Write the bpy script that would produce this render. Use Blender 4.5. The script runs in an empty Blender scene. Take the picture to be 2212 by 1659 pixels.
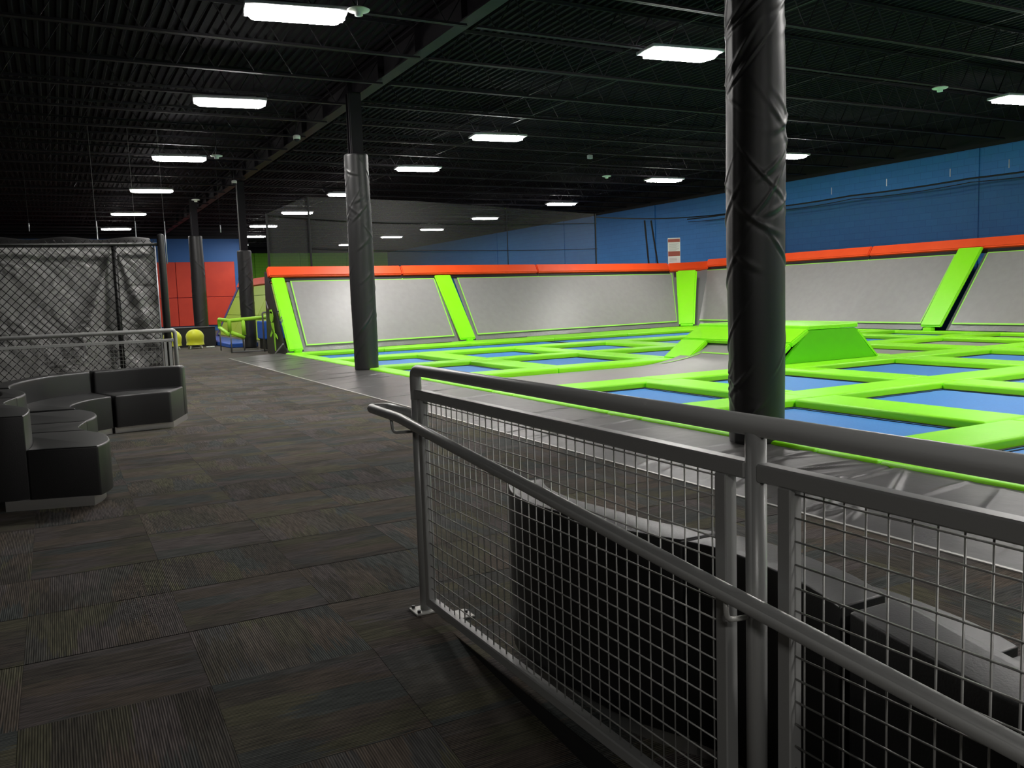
import bpy, bmesh, math, random
import numpy as np
from mathutils import Vector, Matrix, Euler
random.seed(7); rng = np.random.RandomState(11)
PI = math.pi
S = bpy.context.scene
C = S.collection

# ------------------------------------------------------------------ camera, world, exposure
CAM_Z = 1.37
def make_camera():
    W, H, f, roll, v1 = 2212.0, 1659.0, 1860.0, 0.034, (115.0, 672.0)
    cx, cy = W / 2, H / 2
    hy = v1[1] - roll * (cx - v1[0]); r = math.atan(roll); d = (cy - hy) * math.cos(r)
    down = Vector((f * f / d * math.sin(r), f * f / d * math.cos(r), f)).normalized()
    Y = Vector((v1[0] - cx, v1[1] - cy, f)).normalized()
    Y = (Y - down * Y.dot(down)).normalized(); up = -down; X = Y.cross(up)
    R = Matrix((X, Y, up))
    right, dn, fw = R.col[0], R.col[1], R.col[2]
    m = Matrix((right, -dn, -fw)).transposed().to_4x4(); m.translation = (0, 0, CAM_Z)
    c = bpy.data.cameras.new('camera'); c.sensor_width = 36; c.lens = f / W * 36; c.clip_end = 200; c.clip_start = 0.02
    o = bpy.data.objects.new('camera', c); o.matrix_world = m; C.objects.link(o); S.camera = o
make_camera()
w = bpy.data.worlds.new('world'); S.world = w; w.use_nodes = True
w.node_tree.nodes['Background'].inputs[0].default_value = (0.6, 0.65, 0.8, 1)
w.node_tree.nodes['Background'].inputs[1].default_value = 0.01
S.view_settings.view_transform = 'Standard'; S.view_settings.look = 'None'
S.view_settings.gamma = 1.0; S.view_settings.use_curve_mapping = False
S.view_settings.exposure = 0.0
LAMP = 98.0                      # radiance of the ceiling fixtures
try:
    S.cycles.use_denoising = True
    S.cycles.use_light_tree = True
    S.cycles.max_bounces = 8; S.cycles.diffuse_bounces = 4; S.cycles.transparent_max_bounces = 12
    S.cycles.sample_clamp_indirect = 6.0
except Exception: pass

# ------------------------------------------------------------------ materials
class NT:
    def __init__(s, name):
        s.m = bpy.data.materials.new(name); s.m.use_nodes = True
        s.t = s.m.node_tree; s.n = s.t.nodes; s.b = s.n['Principled BSDF']
    def node(s, typ, **kw):
        n = s.n.new(typ)
        for k, v in kw.items():
            if k[0] == '_': n.inputs[int(k[1:])].default_value = v
            else: setattr(n, k, v)
        return n
    def link(s, a, b): s.t.links.new(a, b)
    def setp(s, **kw):
        for k, v in kw.items():
            k = {'col': 'Base Color', 'rough': 'Roughness', 'metal': 'Metallic', 'spec': 'Specular IOR Level',
                 'emit': 'Emission Color', 'es': 'Emission Strength', 'coat': 'Coat Weight', 'coatr': 'Coat Roughness',
                 'sheen': 'Sheen Weight'}[k]
            if isinstance(v, tuple) and len(v) == 3: v = v + (1,)
            s.b.inputs[k].default_value = v
    def bump(s, scale, strength, dist=0.01, typ='ShaderNodeTexNoise', coord='Object', stretch=None, detail=4):
        tc = s.node('ShaderNodeTexCoord'); mp = s.node('ShaderNodeMapping')
        if stretch: mp.inputs['Scale'].default_value = stretch
        s.link(tc.outputs[coord], mp.inputs[0])
        t = s.node(typ); t.inputs['Scale'].default_value = scale
        if 'Detail' in t.inputs: t.inputs['Detail'].default_value = detail
        s.link(mp.outputs[0], t.inputs['Vector'])
        b = s.node('ShaderNodeBump'); b.inputs['Strength'].default_value = strength; b.inputs['Distance'].default_value = dist
        s.link(t.outputs[0], b.inputs['Height']); s.link(b.outputs[0], s.b.inputs['Normal'])
        return t
    def vary(s, c1, c2, scale=5, stretch=None, coord='Object', lo=0.35, hi=0.65, detail=3, typ='ShaderNodeTexNoise'):
        tc = s.node('ShaderNodeTexCoord'); mp = s.node('ShaderNodeMapping')
        if stretch: mp.inputs['Scale'].default_value = stretch
        s.link(tc.outputs[coord], mp.inputs[0])
        t = s.node(typ); t.inputs['Scale'].default_value = scale
        if 'Detail' in t.inputs: t.inputs['Detail'].default_value = detail
        s.link(mp.outputs[0], t.inputs['Vector'])
        r = s.node('ShaderNodeValToRGB'); e = r.color_ramp.elements
        e[0].position = lo; e[0].color = c1 + (1,); e[1].position = hi; e[1].color = c2 + (1,)
        s.link(t.outputs[0], r.inputs[0]); s.link(r.outputs[0], s.b.inputs['Base Color'])
        return r
M = {}
def simple(name, col, rough=0.5, metal=0.0, spec=0.5, bump=None, vary=None, **kw):
    t = NT(name); t.setp(col=col, rough=rough, metal=metal, spec=spec, **kw)
    if vary: t.vary(col, vary[0], vary[1])
    if bump: t.bump(*bump)
    M[name] = t.m; return t
simple('lime_vinyl', (0.30, 0.96, 0.010), 0.42, spec=0.35, bump=(9, 0.25, 0.01), vary=((0.33, 0.97, 0.02), 3))
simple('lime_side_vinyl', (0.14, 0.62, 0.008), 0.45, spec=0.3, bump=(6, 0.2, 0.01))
simple('orange_vinyl', (0.95, 0.085, 0.016), 0.45, spec=0.3, bump=(5, 0.25, 0.01), vary=((1.0, 0.10, 0.02), 2))
simple('lime_yellow_vinyl', (0.42, 0.62, 0.02), 0.5, spec=0.3)
simple('navy_vinyl', (0.015, 0.035, 0.22), 0.45)
simple('blue_floor_vinyl', (0.03, 0.12, 0.55), 0.4)
simple('blue_bed', (0.045, 0.23, 0.60), 0.55, spec=0.4, bump=(220, 0.15, 0.002), vary=((0.05, 0.25, 0.64), 40))
simple('grey_bed', (0.29, 0.28, 0.275), 0.44, spec=0.55, bump=(1.3, 0.02, 0.03), vary=((0.31, 0.30, 0.295), 6))
simple('grey_border', (0.22, 0.22, 0.22), 0.38, spec=0.6, bump=(14, 0.6, 0.02))
simple('lime_stitch', (0.36, 0.85, 0.10), 0.5)
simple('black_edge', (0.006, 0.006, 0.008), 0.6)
simple('black_paint', (0.008, 0.0082, 0.010), 0.7, spec=0.3)
simple('steel_black', (0.0145, 0.0130, 0.0165), 0.6, spec=0.15)
simple('deck_black', (0.0160, 0.0135, 0.0175), 0.85, spec=0.05)
simple('wrap_vinyl', (0.023, 0.023, 0.0235), 0.44, spec=0.55, bump=(30, 0.15, 0.004))
simple('floor_vinyl', (0.055, 0.054, 0.053), 0.40, spec=0.5, bump=(2.5, 0.35, 0.03, 'ShaderNodeTexNoise', 'Object', None, 6), vary=((0.075, 0.073, 0.071), 2.2))
simple('leather', (0.009, 0.009, 0.0095), 0.40, spec=0.65, bump=(160, 0.25, 0.002))
simple('chrome', (0.8, 0.8, 0.78), 0.28, 0.9)
simple('rail_paint', (0.40, 0.405, 0.395), 0.36, 0.15, bump=(260, 0.18, 0.001))
simple('wire_metal', (0.42, 0.42, 0.40), 0.38, 0.3)
simple('plate_metal', (0.55, 0.55, 0.52), 0.4, 0.2)
simple('dark_steel', (0.08, 0.08, 0.08), 0.4, 0.8)
simple('chain_black', (0.008, 0.008, 0.008), 0.45, spec=0.5)
simple('light_metal', (0.6, 0.62, 0.65), 0.35, 0.6)
simple('fixture_grey', (0.35, 0.36, 0.38), 0.5)
simple('white_plastic', (0.75, 0.8, 0.74), 0.5)
simple('paper', (0.72, 0.72, 0.70), 0.7)
simple('sign_red', (0.33, 0.07, 0.05), 0.7)
simple('sign_text', (0.35, 0.33, 0.32), 0.7)
simple('ball_yellow', (0.62, 0.66, 0.01), 0.55, sheen=0.3)
simple('tube_lime', (0.42, 0.85, 0.04), 0.55)
simple('post_grey', (0.16, 0.16, 0.16), 0.5, 0.3)
simple('rope_black', (0.006, 0.006, 0.007), 0.8)
simple('tarp', (0.40, 0.40, 0.39), 0.36, spec=0.6, bump=(25, 0.35, 0.01), vary=((0.46, 0.46, 0.45), 3))
simple('red_wall', (0.55, 0.035, 0.012), 0.6, vary=((0.62, 0.045, 0.015), 1.5))
simple('black_box', (0.006, 0.006, 0.006), 0.5)
simple('logo_lime', (0.32, 0.75, 0.03), 0.5)
simple('rubber', (0.02, 0.02, 0.02), 0.7)
def block_wall(name, c1, c2, c3):
    t = NT(name); t.setp(rough=0.55, spec=0.35)
    tc = t.node('ShaderNodeTexCoord'); sx = t.node('ShaderNodeSeparateXYZ'); t.link(tc.outputs['Object'], sx.inputs[0])
    ad = t.node('ShaderNodeMath', operation='ADD'); t.link(sx.outputs[0], ad.inputs[0]); t.link(sx.outputs[1], ad.inputs[1])
    cb = t.node('ShaderNodeCombineXYZ'); t.link(ad.outputs[0], cb.inputs[0]); t.link(sx.outputs[2], cb.inputs[1])
    br = t.node('ShaderNodeTexBrick'); t.link(cb.outputs[0], br.inputs['Vector'])
    br.inputs['Scale'].default_value = 1; br.inputs['Brick Width'].default_value = 0.4; br.inputs['Row Height'].default_value = 0.2
    br.inputs['Mortar Size'].default_value = 0.006; br.inputs['Color1'].default_value = c1 + (1,); br.inputs['Color2'].default_value = c2 + (1,)
    br.inputs['Mortar'].default_value = c3 + (1,)
    ns = t.node('ShaderNodeTexNoise'); ns.inputs['Scale'].default_value = 0.35; t.link(tc.outputs['Object'], ns.inputs['Vector'])
    mx = t.node('ShaderNodeMix', data_type='RGBA', blend_type='MULTIPLY'); mx.inputs[0].default_value = 0.5
    t.link(br.outputs[0], mx.inputs[6])
    rp = t.node('ShaderNodeValToRGB'); rp.color_ramp.elements[0].position = 0.35; rp.color_ramp.elements[1].position = 0.65
    rp.color_ramp.elements[0].color = (0.80, 0.84, 0.87, 1); t.link(ns.outputs[0], rp.inputs[0]); t.link(rp.outputs[0], mx.inputs[7])
    t.link(mx.outputs[2], t.b.inputs['Base Color']); M[name] = t.m
    bp = t.node('ShaderNodeBump'); bp.inputs['Strength'].default_value = 0.4; bp.inputs['Distance'].default_value = 0.01
    t.link(br.outputs['Fac'], bp.inputs['Height']); bp.invert = True; t.link(bp.outputs[0], t.b.inputs['Normal'])
block_wall('blue_wall', (0.026, 0.19, 0.52), (0.030, 0.205, 0.55), (0.018, 0.145, 0.42))
simple('blue_paint', (0.018, 0.11, 0.34), 0.6)
block_wall('green_wall', (0.26, 0.72, 0.03), (0.28, 0.75, 0.035), (0.18, 0.5, 0.02))
# carpet tiles: ribbed loop pile with streaks and patches of olive, brown and violet grey
def carpet(name, use_obj=True):
    t = NT(name); t.setp(rough=0.95, spec=0.15)
    tc = t.node('ShaderNodeTexCoord'); oi = t.node('ShaderNodeObjectInfo')
    mu = t.node('ShaderNodeVectorMath', operation='SCALE'); mu.inputs['Scale'].default_value = 83.0 if use_obj else 0.0
    cb = t.node('ShaderNodeCombineXYZ')
    for i in range(3): t.link(oi.outputs['Random'], cb.inputs[i])
    t.link(cb.outputs[0], mu.inputs[0])
    ad = t.node('ShaderNodeVectorMath', operation='ADD'); t.link(tc.outputs['Object'], ad.inputs[0]); t.link(mu.outputs[0], ad.inputs[1])
    def noise(scale, vec, detail=2):
        mp = t.node('ShaderNodeMapping'); mp.inputs['Scale'].default_value = vec; t.link(ad.outputs[0], mp.inputs[0])
        n = t.node('ShaderNodeTexNoise'); n.inputs['Scale'].default_value = scale; n.inputs['Detail'].default_value = detail
        t.link(mp.outputs[0], n.inputs['Vector']); return n
    so = noise(1, (5, 125, 1), 1)
    sm = t.node('ShaderNodeMath', operation='MULTIPLY_ADD'); sm.inputs[1].default_value = 0.42; sm.inputs[2].default_value = -0.21
    t.link(so.outputs[0], sm.inputs[0])
    cx_ = t.node('ShaderNodeCombineXYZ'); t.link(sm.outputs[0], cx_.inputs[0])
    av = t.node('ShaderNodeVectorMath', operation='ADD'); t.link(ad.outputs[0], av.inputs[0]); t.link(cx_.outputs[0], av.inputs[1])
    mv = t.node('ShaderNodeMapping'); mv.inputs['Scale'].default_value = (3.1, 7.5, 1); t.link(av.outputs[0], mv.inputs[0])
    vo = t.node('ShaderNodeTexVoronoi', distance='CHEBYCHEV', voronoi_dimensions='2D'); vo.inputs['Scale'].default_value = 1; vo.inputs['Randomness'].default_value = 0.7
    t.link(mv.outputs[0], vo.inputs['Vector'])
    sp = t.node('ShaderNodeSeparateColor'); t.link(vo.outputs['Color'], sp.inputs[0])
    a = sp
    r = t.node('ShaderNodeValToRGB'); r.color_ramp.interpolation = 'EASE'
    els = r.color_ramp.elements
    els[0].position = 0.08; els[0].color = (0.124, 0.108, 0.106, 1)
    els[1].position = 0.92; els[1].color = (0.116, 0.112, 0.076, 1)
    for p, c in ((0.30, (0.080, 0.090, 0.088)), (0.52, (0.128, 0.106, 0.088)), (0.72, (0.082, 0.074, 0.066))):
        e = els.new(p); e.color = c + (1,)
    t.link(a.outputs[0], r.inputs[0])
    s1 = noise(1, (9, 120, 1), 2)           # streaks along the ribs
    r1 = t.node('ShaderNodeValToRGB'); r1.color_ramp.elements[0].position = 0.30; r1.color_ramp.elements[1].position = 0.72
    r1.color_ramp.elements[0].color = (0.5, 0.5, 0.5, 1); r1.color_ramp.elements[1].color = (1.5, 1.47, 1.4, 1)
    t.link(s1.outputs[0], r1.inputs[0])
    m1 = t.node('ShaderNodeMix', data_type='RGBA', blend_type='MULTIPLY'); m1.inputs[0].default_value = 0.85
    t.link(r.outputs[0], m1.inputs[6]); t.link(r1.outputs[0], m1.inputs[7])
    wv = t.node('ShaderNodeTexWave', bands_direction='Y'); wv.inputs['Scale'].default_value = 38; wv.inputs['Distortion'].default_value = 0.15
    t.link(tc.outputs['Object'], wv.inputs['Vector'])
    r2 = t.node('ShaderNodeValToRGB'); r2.color_ramp.elements[0].color = (0.38, 0.38, 0.38, 1); r2.color_ramp.elements[1].color = (1.15, 1.15, 1.15, 1)
    t.link(wv.outputs[0], r2.inputs[0])
    m2 = t.node('ShaderNodeMix', data_type='RGBA', blend_type='MULTIPLY'); m2.inputs[0].default_value = 0.8
    t.link(m1.outputs[2], m2.inputs[6]); t.link(r2.outputs[0], m2.inputs[7])
    rr = t.node('ShaderNodeMapRange'); rr.inputs[3].default_value = 0.85; rr.inputs[4].default_value = 1.2
    t.link(oi.outputs['Random'], rr.inputs[0])
    m3 = t.node('ShaderNodeVectorMath', operation='SCALE'); t.link(m2.outputs[2], m3.inputs[0]); t.link(rr.outputs[0], m3.inputs['Scale'])
    t.link(m3.outputs[0], t.b.inputs['Base Color'])
    bp = t.node('ShaderNodeBump'); bp.inputs['Strength'].default_value = 0.5; bp.inputs['Distance'].default_value = 0.003
    t.link(wv.outputs[0], bp.inputs['Height']); t.link(bp.outputs[0], t.b.inputs['Normal'])
    M[name] = t.m
carpet('carpet'); carpet('carpet_far', False)
def net_mat(name, fac, col):
    t = NT(name); t.setp(col=col, rough=0.8)
    tr = t.node('ShaderNodeBsdfTransparent'); mx = t.node('ShaderNodeMixShader'); mx.inputs[0].default_value = fac
    out = t.n['Material Output']; t.link(tr.outputs[0], mx.inputs[1]); t.link(t.b.outputs[0], mx.inputs[2]); t.link(mx.outputs[0], out.inputs[0])
    M[name] = t.m
net_mat('net', 0.24, (0.10, 0.10, 0.095)); net_mat('net_dark', 0.30, (0.015, 0.017, 0.02))
t = NT('lamp_glow'); t.setp(col=(0.9, 0.9, 0.9), emit=(1.0, 0.965, 0.93), es=LAMP); M['lamp_glow'] = t.m

# ------------------------------------------------------------------ mesh helpers
def mobj(name, me, mat=None, parent=None, smooth=False):
    if isinstance(me, bmesh.types.BMesh):
        bm = me; me = bpy.data.meshes.new(name); bm.to_mesh(me); bm.free()
    if mat and not me.materials: me.materials.append(M[mat])
    if smooth: me.polygons.foreach_set('use_smooth', [True] * len(me.polygons))
    o = bpy.data.objects.new(name, me); C.objects.link(o)
    if parent: o.parent = parent
    return o
def thing(name, label, cat, loc=(0, 0, 0), rz=0, group=None):
    o = bpy.data.objects.new(name, None); C.objects.link(o); o.empty_display_size = 0.1
    o.location = loc; o.rotation_euler = (0, 0, rz); tag(o, label, cat, group); return o
def tag(o, label, cat, group=None):
    o['label'] = label; o['category'] = cat
    if group: o['group'] = group
    return o
def struct(o): o['kind'] = 'structure'; return o
def stuff(o): o['kind'] = 'stuff'; return o
def dup(o, parent=None):
    c = o.copy(); C.objects.link(c)
    if parent: c.parent = parent
    for ch in list(o.children): dup(ch, c)
    return c
def box(bm, c, s, bev=0, seg=1, rot=None):
    g = bmesh.ops.create_cube(bm, size=1.0); vs = g['verts']
    for v in vs: v.co = Vector((v.co.x * s[0], v.co.y * s[1], v.co.z * s[2]))
    if bev:
        es = list({e for v in vs for e in v.link_edges})
        r = bmesh.ops.bevel(bm, geom=es, offset=bev, segments=seg, affect='EDGES', profile=0.5)
        vs = list({v for f in r['faces'] for v in f.verts} | {v for v in vs if v.is_valid})
    for v in vs:
        if rot: v.co = rot @ v.co
        v.co += Vector(c)
    return vs
def bb(x0, x1, y0, y1, z0, z1, bev=0, seg=1, bm=None):
    bm = bm or bmesh.new()
    box(bm, ((x0 + x1) / 2, (y0 + y1) / 2, (z0 + z1) / 2), (x1 - x0, y1 - y0, z1 - z0), bev, seg); return bm
def tube(bm, pts, r, seg=10, cap=True, closed=False):
    pts = [Vector(p) for p in pts]; n = len(pts); rings = []; prev = None
    for i, p in enumerate(pts):
        if closed: d = (pts[(i + 1) % n] - pts[i - 1]).normalized()
        else:
            a = pts[max(0, i - 1)]; b = pts[min(n - 1, i + 1)]
            d = (b - a).normalized()
        if prev is None:
            u = d.orthogonal().normalized()
        else:
            u = (prev - d * prev.dot(d)).normalized()
        prev = u; v = d.cross(u)
        rr = r[i] if isinstance(r, (list, tuple)) else r
        rings.append([bm.verts.new(p + (u * math.cos(2 * PI * k / seg) + v * math.sin(2 * PI * k / seg)) * rr) for k in range(seg)])
    m = n if closed else n - 1
    for i in range(m):
        A = rings[i]; B = rings[(i + 1) % n]
        for k in range(seg): bm.faces.new((A[k], A[(k + 1) % seg], B[(k + 1) % seg], B[k]))
    if cap and not closed:
        bm.faces.new(rings[0][::-1]); bm.faces.new(rings[-1])
    return bm
def rounded(pts, rad=0.05, n=6):
    """polyline with rounded corners"""
    P = [Vector(p) for p in pts]; out = [P[0]]
    for i in range(1, len(P) - 1):
        a = (P[i - 1] - P[i]); b = (P[i + 1] - P[i])
        ra = min(rad, a.length * .45, b.length * .45)
        p0 = P[i] + a.normalized() * ra; p2 = P[i] + b.normalized() * ra
        for k in range(n + 1):
            t = k / n; out.append(p0 * (1 - t) ** 2 + P[i] * 2 * t * (1 - t) + p2 * t * t)
    out.append(P[-1]); return out
def prism(bm, pts, z0, z1):
    """extrude an XY outline"""
    a = [bm.verts.new((p[0], p[1], z0)) for p in pts]; b = [bm.verts.new((p[0], p[1], z1)) for p in pts]
    n = len(pts); f = [bm.faces.new(a[::-1]), bm.faces.new(b)]
    for i in range(n): f.append(bm.faces.new((a[i], a[(i + 1) % n], b[(i + 1) % n], b[i])))
    bmesh.ops.recalc_face_normals(bm, faces=f); return a, b, f
def slab(corners, thick, bev=0.0, seg=2):
    """thick plate with the 4+ corners as its front face, thickness along the face normal backwards"""
    P = [Vector(c) for c in corners]; n = (P[1] - P[0]).cross(P[2] - P[0]).normalized()
    bm = bmesh.new(); a = [bm.verts.new(p) for p in P]; b = [bm.verts.new(p - n * thick) for p in P]; k = len(P)
    f = [bm.faces.new(a), bm.faces.new(b[::-1])]
    for i in range(k): f.append(bm.faces.new((a[i], b[i], b[(i + 1) % k], a[(i + 1) % k])))
    bmesh.ops.recalc_face_normals(bm, faces=f)
    if bev: bmesh.ops.bevel(bm, geom=list(bm.edges), offset=bev, segments=seg, affect='EDGES')
    return bm
def grid(nu, nv, fn):
    u = np.linspace(0, 1, nu); v = np.linspace(0, 1, nv); U, V = np.meshgrid(u, v); P = fn(U, V)
    co = np.stack(P, -1).reshape(-1, 3); i = np.arange(nu * nv).reshape(nv, nu)
    q = np.stack([i[:-1, :-1], i[:-1, 1:], i[1:, 1:], i[1:, :-1]], -1).reshape(-1, 4)
    me = bpy.data.meshes.new('grid'); me.vertices.add(len(co)); me.vertices.foreach_set('co', co.astype(np.float32).ravel())
    me.loops.add(q.size); me.loops.foreach_set('vertex_index', q.ravel().astype(np.int32))
    me.polygons.add(len(q)); me.polygons.foreach_set('loop_start', np.arange(0, q.size, 4, dtype=np.int32))
    me.update(calc_edges=True); me.polygons.foreach_set('use_smooth', [True] * len(q)); return me
def spline(pts, n=8):
    """Catmull-Rom through 2D/3D points"""
    P = [Vector(p) for p in pts]; out = []
    for i in range(len(P) - 1):
        p0 = P[max(i - 1, 0)]; p1 = P[i]; p2 = P[i + 1]; p3 = P[min(i + 2, len(P) - 1)]
        for k in range(n):
            t = k / n
            out.append(0.5 * ((2 * p1) + (p2 - p0) * t + (2 * p0 - 5 * p1 + 4 * p2 - p3) * t * t + (3 * p1 - p0 - 3 * p2 + p3) * t ** 3))
    out.append(P[-1]); return out

# ------------------------------------------------------------------ setting: floors
X_CARPET, X_COURT, Y_END = 3.9, 5.2, 22.3
CREST = 3.17; RAMP_X = 1.345
fl = bmesh.new()
bb(-9, RAMP_X, CREST, 21.77, -0.3, -0.008, bm=fl); bb(RAMP_X, X_CARPET, -8, 21.77, -0.3, -0.008, bm=fl)
bb(-9, -0.86, CREST, 21.77, -0.008, 0.0, bm=fl); bb(-9, 30, 22.6, 64, -0.3, -0.002, bm=fl)
bb(-9, 5.3, 21.77, 22.6, -0.3, -0.002, bm=fl); bb(RAMP_X, X_CARPET, -8, 0.12, -0.008, 0.0, bm=fl)
floor = struct(mobj('floor', fl, 'carpet_far'))
rz = lambda y: (y - CREST) / 12.0
bm = bmesh.new()
vs = [bm.verts.new(p) for p in ((-9, CREST, 0), (-0.86, CREST, 0), (-0.86, 1.34, rz(1.34)), (RAMP_X, 1.34, rz(1.34)), (RAMP_X, -8, rz(-8)), (-9, -8, rz(-8)))]
lo = [bm.verts.new(v.co + Vector((0, 0, -0.3))) for v in vs]
bm.faces.new(vs[::-1]); bm.faces.new(lo)
for i in range(6): bm.faces.new((vs[i], lo[i], lo[(i + 1) % 6], vs[(i + 1) % 6]))
bmesh.ops.recalc_face_normals(bm, faces=bm.faces)
ramp = struct(mobj('trim_1', bm, 'carpet_far'))
bm = bmesh.new(); box(bm, (0, 0, -0.004), (0.6092, 0.6092, 0.008), 0.0007)
tile_me = bpy.data.meshes.new('carpet_tile'); bm.to_mesh(tile_me); bm.free(); tile_me.materials.append(M['carpet'])
def carpet_tile(x, y, z, turn, parent, tilt=0):
    o = bpy.data.objects.new('carpet_tile', tile_me); C.objects.link(o); o.parent = parent
    o.rotation_euler = Euler((tilt, 0, 0)) if not turn else (Matrix.Rotation(tilt, 3, 'X') @ Matrix.Rotation(PI / 2, 3, 'Z')).to_euler()
    o.location = (x, y, z)
TS = 0.61
for i in range(8):
    for j in range(31):
        x = -0.82 + (i + .5) * TS; y = CREST + (j + .5) * 0.6
        carpet_tile(x, y, 0, (i + j) % 2 == 0 if random.random() > .12 else (i + j) % 2 == 1, floor)
for i in range(4):
    for j in range(5):
        carpet_tile(1.925 + i * TS, CREST - (j + .5) * TS, 0, (i + j) % 2 == 1, floor)
bm = bmesh.new(); box(bm, (0, 0, -0.004), (0.303, 0.6092, 0.008), 0.0007)
half_me = bpy.data.meshes.new('carpet_tile'); bm.to_mesh(half_me); bm.free(); half_me.materials.append(M['carpet'])
for i in range(4):
    for j in range(3):
        yc = CREST - (j + .5) * 0.61; turn = (i + j) % 2 == 1
        if i < 3: carpet_tile(-.515 + i * TS, yc, rz(yc) + 0.004, turn, ramp, math.atan(1 / 12))
        else:
            o = bpy.data.objects.new('carpet_tile', half_me); C.objects.link(o); o.parent = ramp
            o.location = (1.1775, yc, rz(yc) + .004); o.scale = (1.1, 1, 1); o.rotation_euler = (math.atan(1 / 12), 0, 0)
for j in range(5):
    o = bpy.data.objects.new('carpet_tile', half_me); C.objects.link(o); o.parent = floor; o.location = (1.482, CREST - (j + .5) * TS, 0); o.scale = (.9, 1, 1)
struct(mobj('baseboard_ramp', bb(RAMP_X - .004, RAMP_X + .01, -6, CREST, -0.9, -0.004), 'rubber'))

# walkway pad between carpet and trampolines: sloped vinyl with wrinkles
folds = [(rng.uniform(4.0, 5.1), rng.uniform(0.8, 22), rng.uniform(-0.5, 0.5), rng.uniform(0.15, 0.5), rng.uniform(0.006, 0.014)) for _ in range(60)]
folds += [(4.6 + rng.uniform(-.4, .4), 5.0 + rng.uniform(-1.0, 1.0), rng.uniform(-.5, .5), rng.uniform(0.2, .5), 0.014) for _ in range(14)]
folds += [(4.3 + rng.uniform(-.3, .5), 2.6 + rng.uniform(-.9, 1.2), rng.uniform(-.3, .9), rng.uniform(0.2, .5), 0.016) for _ in range(18)]
def pad_fn(U, V):
    x = X_CARPET + U * (X_COURT + 0.1 - X_CARPET); y = -4 + V * 27.0
    z = 0.004 + 0.062 * U
    e = np.minimum(U * 12, 1.0) * np.minimum((1 - U) * 10, 1)
    for fx, fy, a, L, h in folds:
        dx = x - fx; dy = y - fy; s = dx * math.cos(a) + dy * math.sin(a); t = -dx * math.sin(a) + dy * math.cos(a)
        z = z + e * h * np.exp(-(s / L) ** 2 - (t / 0.022) ** 2)
    for ys in (1.2, 4.1, 7.6, 11.4, 14.9, 18.8): z = z - 0.012 * np.exp(-((y - ys) / 0.02) ** 2)
    return x, y, z
wp = mobj('walkway_pad', grid(70, 1500, pad_fn), 'floor_vinyl')
tag(wp, 'long black wrinkled vinyl pad sloping up from the carpet to the trampoline court', 'floor pad')
mobj('edge_seam', bb(X_CARPET - .012, X_CARPET + .012, -4, 23, 0, 0.007), 'plate_metal', wp)['label'] = 'thin pale seam strip'
pit = struct(mobj('floor_pit', bb(X_CARPET, 24, -4, 23.2, -0.4, -0.25), 'black_paint'))
pit.name = 'floor_court'

# ------------------------------------------------------------------ setting: walls and ceiling
XW = 23.2; YF = 64.0; ZP = 5.02
wr = struct(mobj('wall_right', bb(XW, XW + .3, -8, YF, -0.4, ZP), 'blue_wall'))
for i, y in enumerate((8.3, 15.75, 23.0, 30.5, 38, 45.5)): mobj('pilaster', bb(XW - .03, XW + .05, y - .22, y + .22, -.3, ZP), 'blue_wall', wr)
struct(mobj('wall_right_upper', bb(XW, XW + .3, -8, YF, ZP, 5.8), 'black_paint'))
wf = struct(mobj('wall_far', bb(9.4, XW, YF, YF + .3, 0, ZP), 'green_wall'))
for x in (10.0, 13.2, 16.5, 20): mobj('pilaster', bb(x - .12, x + .12, YF - .12, YF, 0, ZP), 'green_wall', wf)
struct(mobj('wall_far_upper', bb(9.4, XW, YF, YF + .3, ZP, 5.8), 'black_paint'))
wrd = struct(mobj('wall_back', bb(-9, 9.5, 50, 50.3, 0, ZP), 'blue_paint'))
for x0, x1 in ((-9, -6.2), (-6.2, -3.2), (-3.2, -0.2), (-.2, 2.8), (2.8, 5.5), (5.5, 6.0), (6.0, 7.5), (7.5, 9.1)):
    for z0, z1 in ((0.3, 1.85), (1.85, 3.78)):
        mobj('wall_panel', bb(x0 + .01, x1 - .01, 49.9, 50, z0 + .01, z1 - .01, 0.015), 'red_wall', wrd)
struct(mobj('wall_back_upper', bb(-9, 9.5, 50, 50.3, ZP, 5.8), 'black_paint'))
struct(mobj('wall_left', bb(-9.3, -9, -8, 50, -1.4, 5.8), 'black_paint'))
struct(mobj('wall_rear', bb(-9, XW, -8.3, -8, -1.6, 5.8), 'black_paint'))
# corrugated roof deck as one ceiling piece
bm = bmesh.new(); prof = []; x = -9.2; k = 0
while x < 23.6:
    prof += [(x, 5.66), (x + .045, 5.66), (x + .065, 5.70), (x + .13, 5.70)]; x += .152
va = [bm.verts.new((px, -8.2, pz)) for px, pz in prof]; vb = [bm.verts.new((px, 64.2, pz)) for px, pz in prof]
for i in range(len(prof) - 1): bm.faces.new((va[i], vb[i], vb[i + 1], va[i + 1]))
ceil = struct(mobj('ceiling', bm, 'deck_black'))
def joist_mesh(L):
    bm = bmesh.new(); h = 0.50
    for z in (5.12, 5.64):
        for s in (-1, 1):
            box(bm, (L / 2, s * .022, z), (L, .034, .005)); box(bm, (L / 2, s * .006, z + (.02 if z < 5.3 else -.02)), (L, .005, .04))
    n = int(L / 0.6)
    for i in range(n):
        x0 = L * i / n; x1 = L * (i + .5) / n; x2 = L * (i + 1) / n
        tube(bm, [(x0, 0, 5.63), (x1, 0, 5.13)], .011, 4); tube(bm, [(x1, 0, 5.13), (x2, 0, 5.63)], .011, 4)
    me = bpy.data.meshes.new('roof_joist'); bm.to_mesh(me); bm.free(); me.materials.append(M['steel_black']); return me
jr, jl = joist_mesh(17.5), joist_mesh(14.3)
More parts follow.
